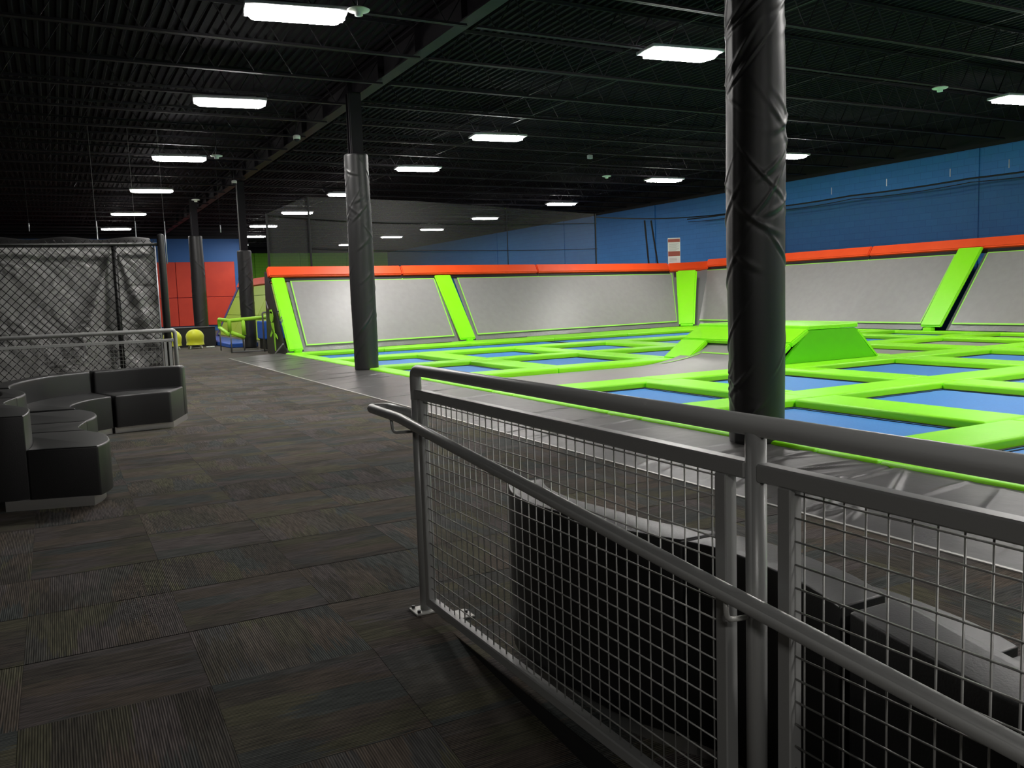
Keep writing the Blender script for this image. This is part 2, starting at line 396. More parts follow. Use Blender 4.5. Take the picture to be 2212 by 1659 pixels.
for k in range(-6, 29):
    y = 9.49 + 1.745 * k
    for me, x in ((jr, 5.55), (jl, -8.9)):
        o = mobj('roof_joist', me, None, ceil); o.location = (x, y, 0)
def girder_mesh():
    bm = bmesh.new()
    y = -8
    for y0, y1 in ((-8, 64),):
        box(bm, (5.42, (y0 + y1) / 2, 5.19), (.22, y1 - y0, .02)); box(bm, (5.42, (y0 + y1) / 2, 5.60), (.22, y1 - y0, .02)); box(bm, (5.42, (y0 + y1) / 2, 5.4), (.012, y1 - y0, .4))
    for k in range(-6, 29): box(bm, (5.42, 9.49 + 1.745 * k, 5.4), (.20, .012, .4))
    return bm
mobj('roof_girder', girder_mesh(), 'steel_black', ceil)
for x in (9.3, 14.2, 19.0, -2.2):
    bm = bmesh.new(); box(bm, (x, 28, 5.16), (.035, 72, .005)); box(bm, (x, 28, 5.6), (.035, 72, .005)); mobj('bridging_bar', bm, 'steel_black', ceil)

# ------------------------------------------------------------------ padded columns
def wrap(name, cx, cy, r, z0, z1, nf, nu, nv, seed, amp=1.0):
    g = np.random.RandomState(seed)
    F = [(g.uniform(0, 2 * PI), g.uniform(z0 + .1, z1 - .1), g.choice([1, 1, 1, -0.8]) * g.uniform(0.35, 0.9), g.uniform(.35, 1.0), g.uniform(.003, .008), g.uniform(.018, .034)) for _ in range(nf)]
    def fn(U, V):
        th = U * 2 * PI; z = z0 + V * (z1 - z0); rr = r + 0.006 * np.sin(th * 2 + z * 1.3) + .003 * np.sin(z * 3.1 + th)
        for t0, zc, sl, L, h, wd in F:
            d = (th - t0 + PI) % (2 * PI) - PI
            zz = z - zc - sl * d * r * 1.6 - .06 * d * d
            rr = rr + amp * h * np.exp(-(d / L) ** 2) * (np.exp(-(zz / wd) ** 2) - .5 * np.exp(-((zz + 1.8 * wd) / wd) ** 2))
        d = (th - 3.1 + PI) % (2 * PI) - PI
        rr = rr + .004 * np.exp(-(d / .08) ** 2)
        cap = np.clip(np.minimum(V, 1 - V) * (z1 - z0) / .03, 0, 1) ** .5
        rr = rr * (0.93 + .07 * cap)
        return cx + rr * np.cos(th), cy + rr * np.sin(th), z
    return grid(nu, nv, fn)
cols = [(5.26, 5.5, .235, .05, 5.0, 70, 150, 900, 3, 'nearest padded column, thick black vinyl sleeve full of diagonal creases, by the railing'),
        (5.22, 15.85, .228, .05, 4.08, 50, 110, 420, 5, 'second padded column, black creased sleeve standing alone at the court edge'),
        (5.42, 28.0, .215, 0.0, 3.05, 30, 70, 220, 8, 'slim-looking padded column just left of the end wall and lime padded rail'),
        (4.66, 32.6, .235, 0.0, 3.85, 30, 70, 220, 9, 'farthest padded column in front of the red wall behind the black box')]
for i, (cx, cy, r, z0, z1, nf, nu, nv, sd, lab) in enumerate(cols):
    o = thing('padded_column', lab, 'column', (cx, cy, 0))
    mobj('sleeve', wrap('sleeve', 0, 0, r, z0, z1, nf, nu, nv, sd, 1.5 if i == 0 else 1.1), 'wrap_vinyl', o)
    bm = bmesh.new()
    for s in (-1, 1): box(bm, (0, s * .115, 2.6), (.22, .014, 5.2))
    box(bm, (0, 0, 2.6), (.010, .22, 5.2)); mobj('steel_core', bm, 'steel_black', o)
    mobj('cap_pad', tube(bmesh.new(), [(0, 0, z1 - .03), (0, 0, z1 - .004)], r * .95, 32), 'wrap_vinyl', o)
    if i in (1, 2, 3):
        mobj('conduit', tube(bmesh.new(), [(-r * .6, -.14, z1 - .1), (-r * .6, -.14, 5.15)], .016, 8), 'post_grey' if i == 2 else 'steel_black', o)

# ------------------------------------------------------------------ trampoline court
XC = [(5.53, 7.35), (8.0, 9.93), (10.53, 12.6), (13.3, 15.2), (15.9, 17.9), (18.5, 20.0)]
YC = [(-1.0, 1.35), (1.9, 4.22), (4.8, 7.1), (7.7, 9.9), (10.5, 12.8), (13.35, 15.75), (16.25, 18.65), (19.2, 21.75)]
PZ = 0.088
RW = ['row nearest the camera', 'second row from the camera', 'third row from the camera', 'fourth row, before the runway', 'runway row', 'first row past the runway', 'second row past the runway', 'end wall row']
CN = ['first from the walkway', 'second from the walkway', 'third from the walkway', 'fourth from the walkway', 'fifth from the walkway', 'last by the right wall']
def bed_thing(name, x0, x1, y0, y1, mat, label, cat='trampoline', group=None):
    cx, cy = (x0 + x1) / 2, (y0 + y1) / 2; t = thing(name, label, cat, (cx, cy, 0), 0, group)
    hx, hy = (x1 - x0) / 2, (y1 - y0) / 2
    def fn(U, V):
        sag = -0.012 * (1 - (2 * U - 1) ** 2) * (1 - (2 * V - 1) ** 2)
        return (2 * U - 1) * (hx - .035), (2 * V - 1) * (hy - .035), sag + 0 * U
    mobj('jump_bed', grid(9, 9, fn), mat, t)
    bm = bmesh.new()
    for ins, wd in ((.0, .035), (.085, .012)):
        for s in (-1, 1):
            box(bm, (s * (hx - ins - wd / 2), 0, .0035), (wd, 2 * (hy - ins), .006))
            box(bm, (0, s * (hy - ins - wd / 2), .0035), (2 * (hx - ins - wd), wd, .006))
    mobj('edge_webbing', bm, 'black_edge', t); return t
for j, (y0, y1) in enumerate(YC):
    if j == 4: continue
    if j == 7: continue
    for i, (x0, x1) in enumerate(XC):
        if j < 2 and i > 3 and j == 0: continue
        bed_thing('trampoline', x0, x1, y0, y1, 'blue_bed', 'blue trampoline bed, %s, %s' % (RW[j], CN[i]), group='blue trampolines of the court')
bed_thing('trampoline', 5.53, 12.6, 19.35, 21.75, 'blue_bed', 'long blue trampoline strip at the foot of the grey end wall, walkway half', group='blue trampolines of the court')
bed_thing('trampoline', 12.62, 19.8, 19.35, 21.75, 'blue_bed', 'long blue trampoline strip at the foot of the grey end wall, corner half', group='blue trampolines of the court')
for x0, x1, n in ((15.9, 17.9, 'flat grey trampoline bed beyond the lime platform near the right wall'), (13.3, 15.2, 'flat grey trampoline bed right behind the lime platform'), (18.5, 20.0, 'flat grey trampoline bed at the foot of the right wall')):
    bed_thing('grey_trampoline', x0, x1, 10.5, 12.8, 'grey_bed', n)
# padded frame
fr = thing('court_frame', 'lime green padded frame grid between all the trampoline beds', 'padding', (5.2, -1, 0))
def pad(x0, x1, y0, y1, z1=PZ, z0=-.12, mat='lime_vinyl', name='frame_pad', parent=fr, bev=.028):
    cx, cy = (x0 + x1) / 2, (y0 + y1) / 2
    o = mobj(name, bb(x0 - cx, x1 - cx, y0 - cy, y1 - cy, z0, z1, bev, 3), mat, None, smooth=False)
    me = o.data; me.polygons.foreach_set('use_smooth', [len(p.vertices) == 4 and p.area < .2 for p in me.polygons])
    if parent: o.parent = parent; o.location = (cx - parent.location.x, cy - parent.location.y, random.uniform(-.003, .003))
    else: o.location = (cx, cy, 0)
    return o
xe = [5.2, 7.68, 10.23, 12.95, 15.55, 18.2, 20.3]
for j, (a, b) in enumerate(zip(YC[:-1], YC[1:])):
    for i in range(6):
        if b[0] == 19.2: y1 = 19.35
        else: y1 = b[0]
        pad(xe[i] + (.0 if i else 0), xe[i + 1] - .012, a[1], y1)
for i in range(6):
    x0, x1 = xe[i], xe[i + 1]
    pad(x0, x1 - .012, 21.75, 22.35 + .13 * (x0 + x1 - 10.8) / 2, PZ)
for j, (y0, y1) in enumerate(YC):
    yy1 = y1
    pad(5.2, XC[0][0], y0 + .01, yy1 - .01)
    if j == 4:
        for i in (3, 4): pad(XC[i][1], XC[i + 1][0], y0 + .01, yy1 - .01)
        pad(12.72, 13.3, y0 + .01, yy1 - .01)
        pad(20.0, 20.3, y0 + .01, yy1 - .01); continue
    if j == 7:
        pad(19.8, 20.6, 19.36, 21.74); continue
    for i in range(5):
        pad(XC[i][1], XC[i + 1][0], y0 + .01, yy1 - .01)
    pad(20.0, 20.35, y0 + .01, yy1 - .01)

# ------------------------------------------------------------------ runway and jump box
RY0, RY1 = 10.5, 12.8
rw = thing('grey_runway', 'grey runway mat leading up into a curved launch ramp at the lime platform', 'runway', (5.53, 11.65, 0))
def run_fn(U, V):
    x = 5.53 + U * (10.85 - 5.53); t = np.clip((x - 8.9) / 1.95, 0, 1); z = .005 + .36 * t ** 2.8
    y = RY0 + .03 + V * (RY1 - RY0 - .06) + 0 * x
    return x - 5.53, y - 11.65, z
mobj('ramp_mat', grid(60, 12, run_fn), 'grey_bed', rw)
def strip_fn(a, b, h):
    def fn(U, V):
        x = a[0] + U * (b[0] - a[0]); y = a[1] + U * (b[1] - a[1]); dx, dy = b[1] - a[1], -(b[0] - a[0]); L = math.hypot(dx, dy)
        xx = x + dx / L * (V - .5) * .05; yy = y + dy / L * (V - .5) * .05
        t = np.clip((xx - 8.9) / 1.95, 0, 1); return xx - 5.53, yy - 11.65, .014 + .36 * t ** 2.8
    return grid(30, 2, fn)
for a, b in (((9.7, 12.60), (10.45, 12.36)), ((10.48, 12.34), (10.48, 11.0)), ((9.7, 10.72), (10.45, 10.98))): mobj('edge_line', strip_fn(a, b, 0), 'lime_stitch', rw)
jb = thing('jump_box', 'lime green padded platform with sloping ends rising from the trampoline court', 'platform', (11.65, 12.0, 0))
def place(o, p):                                # geometry was written in world space
    o.location = -p.location; return o
DY0, DY1 = 10.42, 13.2
def jpart(name, bm, mat='lime_vinyl'):
    return place(mobj(name, bm, mat, jb), jb)
jpart('deck_pad', bb(11.12, 12.32, DY0, DY1 - 1.4, .625, .70, .02, 3)); jpart('deck_pad', bb(11.12, 12.32, DY1 - 1.39, DY1, .625, .70, .02, 3))
for y0, y1 in ((DY0, 11.8), (11.81, DY1)):
    jpart('upper_slope_pad', slab([(10.715, y1, .435), (10.715, y0, .435), (11.12, y0, .655), (11.12, y1, .655)], .09, .018))
for y0, y1 in ((DY0, 10.88), (12.48, DY1)):
    jpart('flank_pad', slab([(10.24, y1, .10), (10.24, y0, .10), (10.70, y0, .425), (10.70, y1, .425)], .09, .018))
for y0, y1 in ((DY0, 11.9), (11.92, DY1)):
    jpart('flank_pad', slab([(12.86, y0, .10), (12.86, y1, .10), (12.32, y1, .61), (12.32, y0, .61)], .07, .02))
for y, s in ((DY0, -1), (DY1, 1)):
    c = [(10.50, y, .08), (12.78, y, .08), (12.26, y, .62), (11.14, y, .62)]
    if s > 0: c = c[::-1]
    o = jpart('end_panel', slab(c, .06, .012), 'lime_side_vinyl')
jpart('inner_frame', bb(11.12, 12.2, DY0 + .1, DY1 - .1, 0, .6), 'black_edge')

# ------------------------------------------------------------------ sloped trampoline walls
ew = lambda x: 22.3 + .13 * (x - 5.4)
def EW(x, t, d=0):          # end wall point: t = 0 foot, 1 top of bed; d = proud of the surface
    ln = 1.5; n = Vector((0.1, -1.93, 1.5)).normalized()
    return Vector((x, ew(x) + ln * t, .10 + 1.92 * t)) + n * d
def RWp(y, t, d=0):         # right wall point
    n = Vector((-2.05, 0, 1.6)).normalized()
    return Vector((20.3 + 1.6 * t, y, .10 + 2.03 * t)) + n * d
def wall_panel(fn, a, b, label, sa=0, sb=0):
    t = thing('sloped_trampoline', label, 'wall trampoline', fn((a + b) / 2, 0))
    def q(s, u, d): return fn((a + sa * u) * (1 - s) + (b + sb * u) * s, u, d)
    def sheet(s0, s1, u0, u1, d, nu, nv, name, mat, bow=0):
        def g(U, V):
            P = np.zeros(U.shape + (3,))
            for idx in np.ndindex(U.shape):
                uu, vv = U[idx], V[idx]; bw = -bow * (1 - (2 * uu - 1) ** 2) * (1 - (2 * vv - 1) ** 2)
                wr = .006 * math.sin(uu * 61 + vv * 9) * math.sin(uu * 23) if name == 'border_sheet' else 0
                P[idx] = q(s0 + (s1 - s0) * uu, u0 + (u1 - u0) * vv, d + bw + wr)
            return P[..., 0], P[..., 1], P[..., 2]
        o = place(mobj(name, grid(nu, nv, g), mat, t), t)
        return o
    L = abs(b - a); m = .13 / L; mu0, mu1 = .085, .955
    sheet(0, 1, 0, 1, 0, 80, 10, 'border_sheet', 'grey_border')
    sheet(m, 1 - m, mu0, mu1, .030, 30, 12, 'jump_bed', 'grey_bed', bow=.014)
    w = .035 / L; wu = .018
    for s0, s1, u0, u1 in ((m - w, m, mu0 - wu, mu1 + wu), (1 - m, 1 - m + w, mu0 - wu, mu1 + wu), (m, 1 - m, mu0 - wu, mu0), (m, 1 - m, mu1, mu1 + wu)):
        sheet(s0, s1, u0, u1, .034, 12, 2, 'edge_line', 'lime_stitch')
    return t
wall_panel(EW, 5.68, 10.38, 'grey sloped trampoline panel at the left of the end wall, lime outlined')
wall_panel(EW, 10.98, 19.45, 'long grey sloped trampoline panel of the end wall, between lime strips', sb=1.1)
wall_panel(RWp, 24.6, 15.12, 'grey sloped trampoline panel of the right wall, nearer the corner', sa=1.1)
wall_panel(RWp, 14.42, 6.2, 'grey sloped trampoline panel of the right wall at the frame edge')
wall_panel(RWp, 5.6, -2.0, 'grey sloped trampoline panel of the right wall nearest the camera, out of frame')
def strip(fa, lo0, lo1, hi0, hi1, label, t0=.0, t1=1.0):
    bm = slab([fa(lo0, t0, .10), fa(lo1, t0, .10), fa(hi1, t1, .10), fa(hi0, t1, .10)], .09, .03, 3)
    o = mobj('divider_pad', bm, 'lime_vinyl'); tag(o, label, 'padding'); return o
strip(EW, 5.26, 5.66, 5.26, 5.62, 'lime green sloped strip at the left edge of the end wall')
strip(EW, 10.42, 10.95, 10.30, 10.86, 'lime green sloped strip between the two end wall panels')
strip(RWp, 14.47, 15.08, 14.42, 15.12, 'lime green sloped strip between the two right wall panels')
strip(RWp, 5.62, 6.15, 5.62, 6.15, 'lime green sloped strip of the right wall nearest the camera, out of frame')
bm = slab([(19.45, 24.14, .14), (19.80, 23.72, .14), (21.12, 25.12, 2.10), (20.62, 25.72, 2.10)], .09, .06, 4)
tag(mobj('divider_pad', bm, 'lime_vinyl'), 'upright lime green strip in the far corner of the court', 'padding')
bm = slab([(19.1, 24.7, .08), (20.5, 23.9, .08), (22.1, 25.2, 2.12), (20.3, 26.6, 2.12)], .02)
tag(mobj('corner_sheet', bm, 'grey_border'), 'wrinkled grey sheet behind the lime corner strip', 'padding')
# little lime tabs under the strips
for x, y in ((10.72, ew(10.72) - .05), (5.5, ew(5.5) - .06)): tag(mobj('tab_pad', bb(x - .09, x + .09, y - .1, y + .05, .07, .17, .02, 2), 'lime_vinyl'), 'small lime tab below the %s strip of the end wall' % ('middle' if x > 9 else 'left'), 'padding')
tag(mobj('tab_pad', bb(20.1, 20.28, 14.7, 14.95, .07, .17, .02, 2), 'lime_vinyl'), 'small lime tab below the strip of the right wall', 'padding')
# orange top pads
def top_pad(fn, a, b, label, t1=1.0):
    P = [fn(a, t1, .12) + Vector((0, 0, .02)), fn(b, t1, .12) + Vector((0, 0, .02))]
    up = Vector((0, 0, .27)); back = fn(a, 1.12, .1) - fn(a, 1.0, .1); back.z = 0
    c = [P[0], P[1], P[1] + up + back * .9, P[0] + up + back * .9]
    bm = slab(c, .16, .03, 3); o = mobj('top_pad', bm, 'orange_vinyl'); tag(o, label, 'padding')
    mobj('shadow_gap_strip', slab([fn(a, .965, .035), fn(b, .965, .035), fn(b, 1.03, .035), fn(a, 1.03, .035)], .03), 'black_edge', o); return o  # black strip put in as the shadow gap below the orange pad
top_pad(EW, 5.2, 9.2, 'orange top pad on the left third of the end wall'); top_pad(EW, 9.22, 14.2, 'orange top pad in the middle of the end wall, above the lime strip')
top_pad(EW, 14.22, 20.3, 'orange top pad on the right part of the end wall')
bm = slab([(20.3, 25.68, 2.10), (21.88, 25.34, 2.13), (22.02, 25.5, 2.43), (20.4, 25.88, 2.38)], .16, .03, 3)
tag(mobj('top_pad', bm, 'orange_vinyl'), 'orange top pad across the far corner above the lime strip', 'padding')
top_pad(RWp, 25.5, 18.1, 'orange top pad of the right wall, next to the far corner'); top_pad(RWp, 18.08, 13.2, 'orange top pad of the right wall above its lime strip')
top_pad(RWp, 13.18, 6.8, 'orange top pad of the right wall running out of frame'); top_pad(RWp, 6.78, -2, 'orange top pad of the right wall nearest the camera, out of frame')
# black side cover of the end wall with a lime jumping figure
sc = thing('side_cover', 'black vinyl side cover of the end wall with a lime jumping figure emblem', 'side cover', (5.2, 23, 0))
place(mobj('cover_sheet', slab([(5.2, 22.25, 0.0), (5.2, 23.95, 2.2), (5.2, 24.25, 2.25), (5.2, 24.45, 0.0)], .05, .01), 'wrap_vinyl', sc), sc)
em_on = True
def sidepoly(pts):
    bm = bmesh.new(); pts = [((p[0] - 23.6) * 1.5 + 23.25, p[1]) for p in pts] if em_on else pts
    a = [bm.verts.new((5.135, p[0], p[1])) for p in pts]; b = [bm.verts.new((5.15, p[0], p[1])) for p in pts]
    n = len(pts); bm.faces.new(a); bm.faces.new(b[::-1])
    for i in range(n): bm.faces.new((a[i], b[i], b[(i + 1) % n], a[(i + 1) % n]))
    bmesh.ops.recalc_face_normals(bm, faces=bm.faces); return bm
circ = lambda y, z, ry, rz_: [(y + ry * math.cos(k * PI / 8), z + rz_ * math.sin(k * PI / 8)) for k in range(16)]
em = place(mobj('emblem', sidepoly(circ(23.72, 1.02, .13, .15)), 'logo_lime', sc), sc)
for pts in ([(23.78, .86), (23.60, .87), (23.55, .62), (23.68, .60)], [(23.68, .72), (23.90, .52), (23.86, .46), (23.62, .62)], [(23.62, .62), (23.42, .56), (23.33, .44), (23.56, .52)],
            [(23.62, .56), (23.54, .56), (23.52, .12), (23.58, .12)], [(23.60, 1.10), (23.70, 1.22), (23.85, 1.20), (23.80, 1.12)]):
    place(mobj('emblem', sidepoly(pts), 'logo_lime', sc), sc)
for pts in ([(23.95, 1.25), (24.1, 1.45), (24.09, 1.40), (23.97, 1.22)], [(23.6, .02), (22.95, .32), (22.96, .35), (23.62, .05)], [(23.05, .9), (22.93, 1.02), (22.94, 1.05), (23.06, .93)], [(23.0, .82), (22.88, .94), (22.89, .97), (23.01, .85)]):
    place(mobj('print_stroke', sidepoly(pts), 'light_metal', sc), sc)

# ------------------------------------------------------------------ nets, ropes, sign
def sheet_mesh(pts, n=1):
    bm = bmesh.new(); bm.faces.new([bm.verts.new(p) for p in pts]); return bm
yn = lambda x: ew(x) + 1.75
net = thing('safety_net', 'dark see-through safety net hanging above the end wall', 'net', (5.3, yn(5.3), 2.3))
place(mobj('netting', sheet_mesh([(5.25, yn(5.25), 2.2), (17.0, yn(17), 2.2), (17.0, yn(17), 4.1), (10, yn(10), 4.3), (6.5, yn(6.5), 4.3), (5.9, yn(5.9), 4.05), (5.3, yn(5.3), 3.8)]), 'net', net), net)
def rope(p, par, r=.016, name='rope', mat='rope_black', sag=0, n=12):
    a, b = Vector(p[0]), Vector(p[1]); pts = [a.lerp(b, k / n) - Vector((0, 0, sag * 4 * (k / n) * (1 - k / n))) for k in range(n + 1)]
    return place(mobj(name, tube(bmesh.new(), pts, r, 6), mat, par), par)
for x, zt, r in ((5.3, 3.8, .03), (6.5, 4.3, .028), (7.9, 4.3, .028), (13.2, 4.2, .014), (16.95, 4.1, .028)): rope(((x, yn(x) - .03, 2.25), (x - .0, yn(x) - .03, zt)), net, r)
rope(((5.3, yn(5.3) - .04, 3.78), (10, yn(10) - .04, 3.66)), net, .022, sag=.05); rope(((10, yn(10) - .04, 3.66), (17, yn(17) - .04, 3.78)), net, .012, sag=.04)
rope(((6.5, yn(6.5) - .04, 2.9), (17, yn(17) - .04, 2.9)), net, .01, sag=.08)
net2 = thing('safety_net', 'dark safety net hanging in front of the blue right wall', 'net', (22.6, 24, 2.4))
place(mobj('netting', sheet_mesh([(22.6, 25.0, 2.3), (22.6, -4, 2.3), (22.6, -4, 4.15), (22.6, 25, 4.15)]), 'net_dark', net2), net2)
for k in range(-1, 7):
    rope(((22.58, 4 * k - .6, 4.15), (22.58, 4 * k + 3.4, 4.15)), net2, .024, sag=.03); rope(((22.62, 4 * k - .6, 4.05), (22.62, 4 * k + 3.4, 4.05)), net2, .012, sag=.06)
for y in (20.2, 18.1, 16.0, 14.3):
    place(mobj('turnbuckle', tube(bmesh.new(), [(22.6, y, 4.28), (22.6, y, 4.5)], .014, 6), 'light_metal', net2), net2)
cr = thing('net_pole', 'pair of thin black corner poles and rope holding the nets behind the far corner', 'pole', (19.6, 26.2, 2.3))
rope(((20.0, 26.5, 2.0), (19.8, 26.5, 4.0)), cr, .035, 'pole'); rope(((20.45, 26.5, 2.0), (20.1, 26.5, 4.0)), cr, .035, 'pole')
rope(((17.0, yn(17), 4.0), (22.6, 25, 4.15)), cr, .02, sag=.12)
sg = thing('notice_sign', 'white notice board with two brown red bands above the far corner', 'sign', (20.85, 26.1, 2.3))
R45 = Matrix.Rotation(-0.62, 4, 'Z')
def sgp(name, x0, x1, z0, z1, d, mat):
    o = mobj(name, bb(x0, x1, -d, 0, z0, z1), mat, sg); o.rotation_euler = (0, 0, -0.62); return o
sgp('board', -.23, .23, -.05, 1.02, .03, 'paper'); sgp('header_band', -.22, .22, .86, .98, .035, 'sign_red'); sgp('middle_band', -.22, .22, .34, .52, .035, 'sign_red')
for k in range(9): sgp('text_line', -.18, .18 - (k % 3) * .05, .80 - k * .032, .81 - k * .032, .033, 'sign_text')
for k in range(3): sgp('text_line', -.17, .1, .25 - k * .05, .265 - k * .05, .033, 'sign_text')

# ------------------------------------------------------------------ ceiling lights
LR = 0.972
lights = [(3.02, 11.29, 'left row, nearest and largest'), (3.13, 16.55, 'left row, second'), (3.06, 23.10, 'left row, third'), (3.03, 29.6, 'left row, fourth'), (2.89, 37.02, 'left row, fifth'), (2.85, 43.95, 'left row, farthest above the fence'),
          (8.95, 10.98, 'middle row, nearest, left of the big column'), (9.43, 18.19, 'middle row, second'), (9.44, 23.19, 'middle row, third'), (9.25, 29.37, 'middle row, fourth, half behind the second column'), (9.11, 35.59, 'middle row, fifth, seen by the net'),
          (9.1, 41.96, 'middle row, sixth, behind the far column'), (9.9, 48.3, 'middle row, seventh, low behind the far column'),
          (17.95, 11.15, 'right row, cut by the right frame edge'), (18.65, 18.29, 'right row, peeking out behind the big column'), (18.35, 23.43, 'right row, third, above the blue wall'), (18.7, 30.62, 'right row, fourth'), (18.31, 36.9, 'right row, fifth'),
          (18.25, 43.23, 'right row, sixth'), (17.9, 48.52, 'right row, farthest whole one'), (17.4, 55.3, 'right row, last one touching the second column'), (10.3, 55.07, 'middle row, last one behind the far column'),
          (9.2, 4.6, 'middle row, overhead out of frame'), (18.2, 4.6, 'right row, overhead out of frame'), (13.6, 4.6, 'added between rows to light the court, overhead out of frame'), (9.2, -1.8, 'behind the camera, middle row'), (18.2, -1.8, 'behind the camera, right row'), (3.0, -4.6, 'added fill in the lobby behind the camera'), (-3.6, -5.4, 'added fill in the lobby behind and left of the camera')]  # unseen fixtures; the between-rows one and the lobby pair are added fill light
def light_proto():
    t = thing('ceiling_light', '', 'ceiling light'); me = bmesh.new()
    box(me, (0, 0, .055), (1.24, .52, .05), .01); box(me, (0, 0, .10), (.9, .22, .05), .01)
    mobj('housing', me, 'fixture_grey', t)
    bm = bmesh.new(); o8 = [(-.60, 0), (-.53, -.2), (-.50, -.24), (.50, -.24), (.53, -.2), (.60, 0), (.53, .2), (.50, .24), (-.50, .24), (-.53, .2)]
    prism(bm, o8, -.01, .03); mobj('diffuser', bm, 'lamp_glow', t)
    for s in (-1, 1): mobj('hanger', tube(bmesh.new(), [(s * .42, 0, .12), (s * .42, 0, .74)], .004, 5), 'steel_black', t)
    return t
lp = light_proto()
for i, (x, y, n) in enumerate(lights):
    o = lp if i == 0 else dup(lp)
    o.location = (x * LR, y * LR, 4.9); o.rotation_euler = (0, 0, -math.radians(9 if x < 5 else 7))
    tag(o, 'lit white ceiling light, %s' % n, 'ceiling light', 'lit ceiling lights')
def lathe(prof, seg=20):
    bm = bmesh.new(); rings = [[bm.verts.new((r * math.cos(2 * PI * k / seg), r * math.sin(2 * PI * k / seg), z)) for k in range(seg)] for r, z in prof]
    for A, B in zip(rings[:-1], rings[1:]):
        for k in range(seg): bm.faces.new((A[k], A[(k + 1) % seg], B[(k + 1) % seg], B[k]))
    bm.faces.new(rings[0][::-1]); bm.faces.new(rings[-1]); bmesh.ops.recalc_face_normals(bm, faces=bm.faces); return bm
def disc_proto():
    t = thing('wireless_disc', '', 'ceiling device')
    mobj('dish', lathe([(.02, -.06), (.05, -.055), (.05, -.02), (.13, 0), (.14, .012), (.10, .03)]), 'white_plastic', t, True)
    mobj('bracket', tube(bmesh.new(), [(0, 0, .03), (0, 0, .80)], .012, 6), 'steel_black', t)
    return t
dp = disc_proto()
for i, (x, y, n) in enumerate(((3.67, 10.75, 'beside the nearest left ceiling light'), (15.11, 10.94, 'right of the big column'), (3.80, 22.23, 'beside the third left ceiling light'), (15.65, 22.87, 'above the blue wall, left of the big column'), (4.6, 31.5, 'far left, beyond the fourth left light'))):
    o = dp if i == 0 else dup(dp); o.location = (x * .972, y * .972, 4.88); tag(o, 'small pale round ceiling device %s' % n, 'ceiling device', 'round ceiling devices')
for x, y, n in ((5.0, 19.2, 'under the girder by the second column'), (5.0, 26.6, 'under the girder near the far column')):
    t = thing('security_camera', 'small white dome camera hanging %s' % n, 'camera', (x, y, 5.0))
    mobj('housing', lathe([(.075, -.07), (.08, 0), (.05, .02)]), 'white_plastic', t, True); mobj('dome', lathe([(.01, -.13), (.04, -.12), (.06, -.095), (.065, -.07)]), 'black_edge', t, True)
    mobj('bracket', tube(bmesh.new(), [(0, 0, .02), (0, 0, .67)], .015, 6), 'steel_black', t)
t = thing('ceiling_sensor', 'small grey box sensor hanging in the middle of the dark ceiling', 'ceiling device', (12.5, 19.0, 4.85))
mobj('housing', bb(-.06, .06, -.05, .05, -.05, .05, .01), 'fixture_grey', t); mobj('bracket', tube(bmesh.new(), [(0, 0, .05), (0, 0, .83)], .01, 6), 'steel_black', t)

# ------------------------------------------------------------------ railings
def railing(label, loc, rz_, posts, L0, L1, panels, near=True, wire_parts=True, gap=.05):
    """built along local +y; rails from L0 to L1, x = 0 plane"""
    t = thing('guard_railing', label, 'railing', loc, rz_)
    ends = rounded([(0, L1, .03), (0, L1, 1.066), (0, L0, 1.066), (0, L0, .03)], .04, 5)
    mobj('top_rail', tube(bmesh.new(), rounded([(0, L1, .94), (0, L1, 1.066), (0, L0, 1.066)], .035, 6), .0245, 16), 'rail_paint', t, True)
    for y in posts:
        top = .96 if abs(y - L1) < .01 else 1.05
        mobj('post', tube(bmesh.new(), [(0, y, .008), (0, y, top)], .0235, 16), 'rail_paint', t, True)
        if y > L0 + .1:
            pl = mobj('base_plate', bb(-.062, .062, y - .05, y + .05, 0, .009, .002), 'plate_metal', t)
            for sx in (-1, 1):
                for sy in (-1, 1):
                    mobj('bolt', tube(bmesh.new(), [(sx * .045, y + sy * .035, .008), (sx * .045, y + sy * .035, .021)], .008, 6), 'dark_steel', pl)
    segs = sorted(posts)
    if segs[0] > L0: segs = [L0] + segs
    for a, b in zip(segs[:-1], segs[1:]):
        mobj('mid_rail', bb(-.019, .019, a + .018, b - .018, .945, .985, .004), 'rail_paint', t)
    for a, b in panels:
        for y in (a + .019, b - .019):
            bm = bmesh.new(); box(bm, (0, y, .506), (.036, .038, .878), .003); mobj('panel_upright', bm, 'rail_paint', t)
        mobj('bottom_rail', bb(-.019, .019, a, b, .042, .080, .004), 'rail_paint', t)
        ny = int((b - a - .076) / .0505); nz = 17
        ys = [a + .038 + (k + .6) * (b - a - .076) / ny for k in range(ny)]; zs = [.08 + (k + .9) * .0505 for k in range(nz)]
        if wire_parts:
            v = bpy.data.meshes.new('upright_wire'); bm = tube(bmesh.new(), [(0, 0, .075), (0, 0, .95)], .0024, 6); bm.to_mesh(v); bm.free(); v.materials.append(M['wire_metal'])
            h = bpy.data.meshes.new('cross_wire'); bm = tube(bmesh.new(), [(0, a + .03, 0), (0, b - .03, 0)], .0024, 6); bm.to_mesh(h); bm.free(); h.materials.append(M['wire_metal'])
            for y in ys: o = mobj('upright_wire', v, None, t, True); o.location = (.0025, y, 0)
            for z in zs: o = mobj('cross_wire', h, None, t, True); o.location = (-.0025, 0, z)
        else:
            bm = bmesh.new()
            for y in ys: tube(bm, [(.0025, y, .075), (.0025, y, .95)], .0024, 4)
            for z in zs: tube(bm, [(-.0025, a + .03, z), (-.0025, b - .03, z)], .0024, 4)
            stuff(mobj('wire_mesh', bm, 'wire_metal', t))
    return t
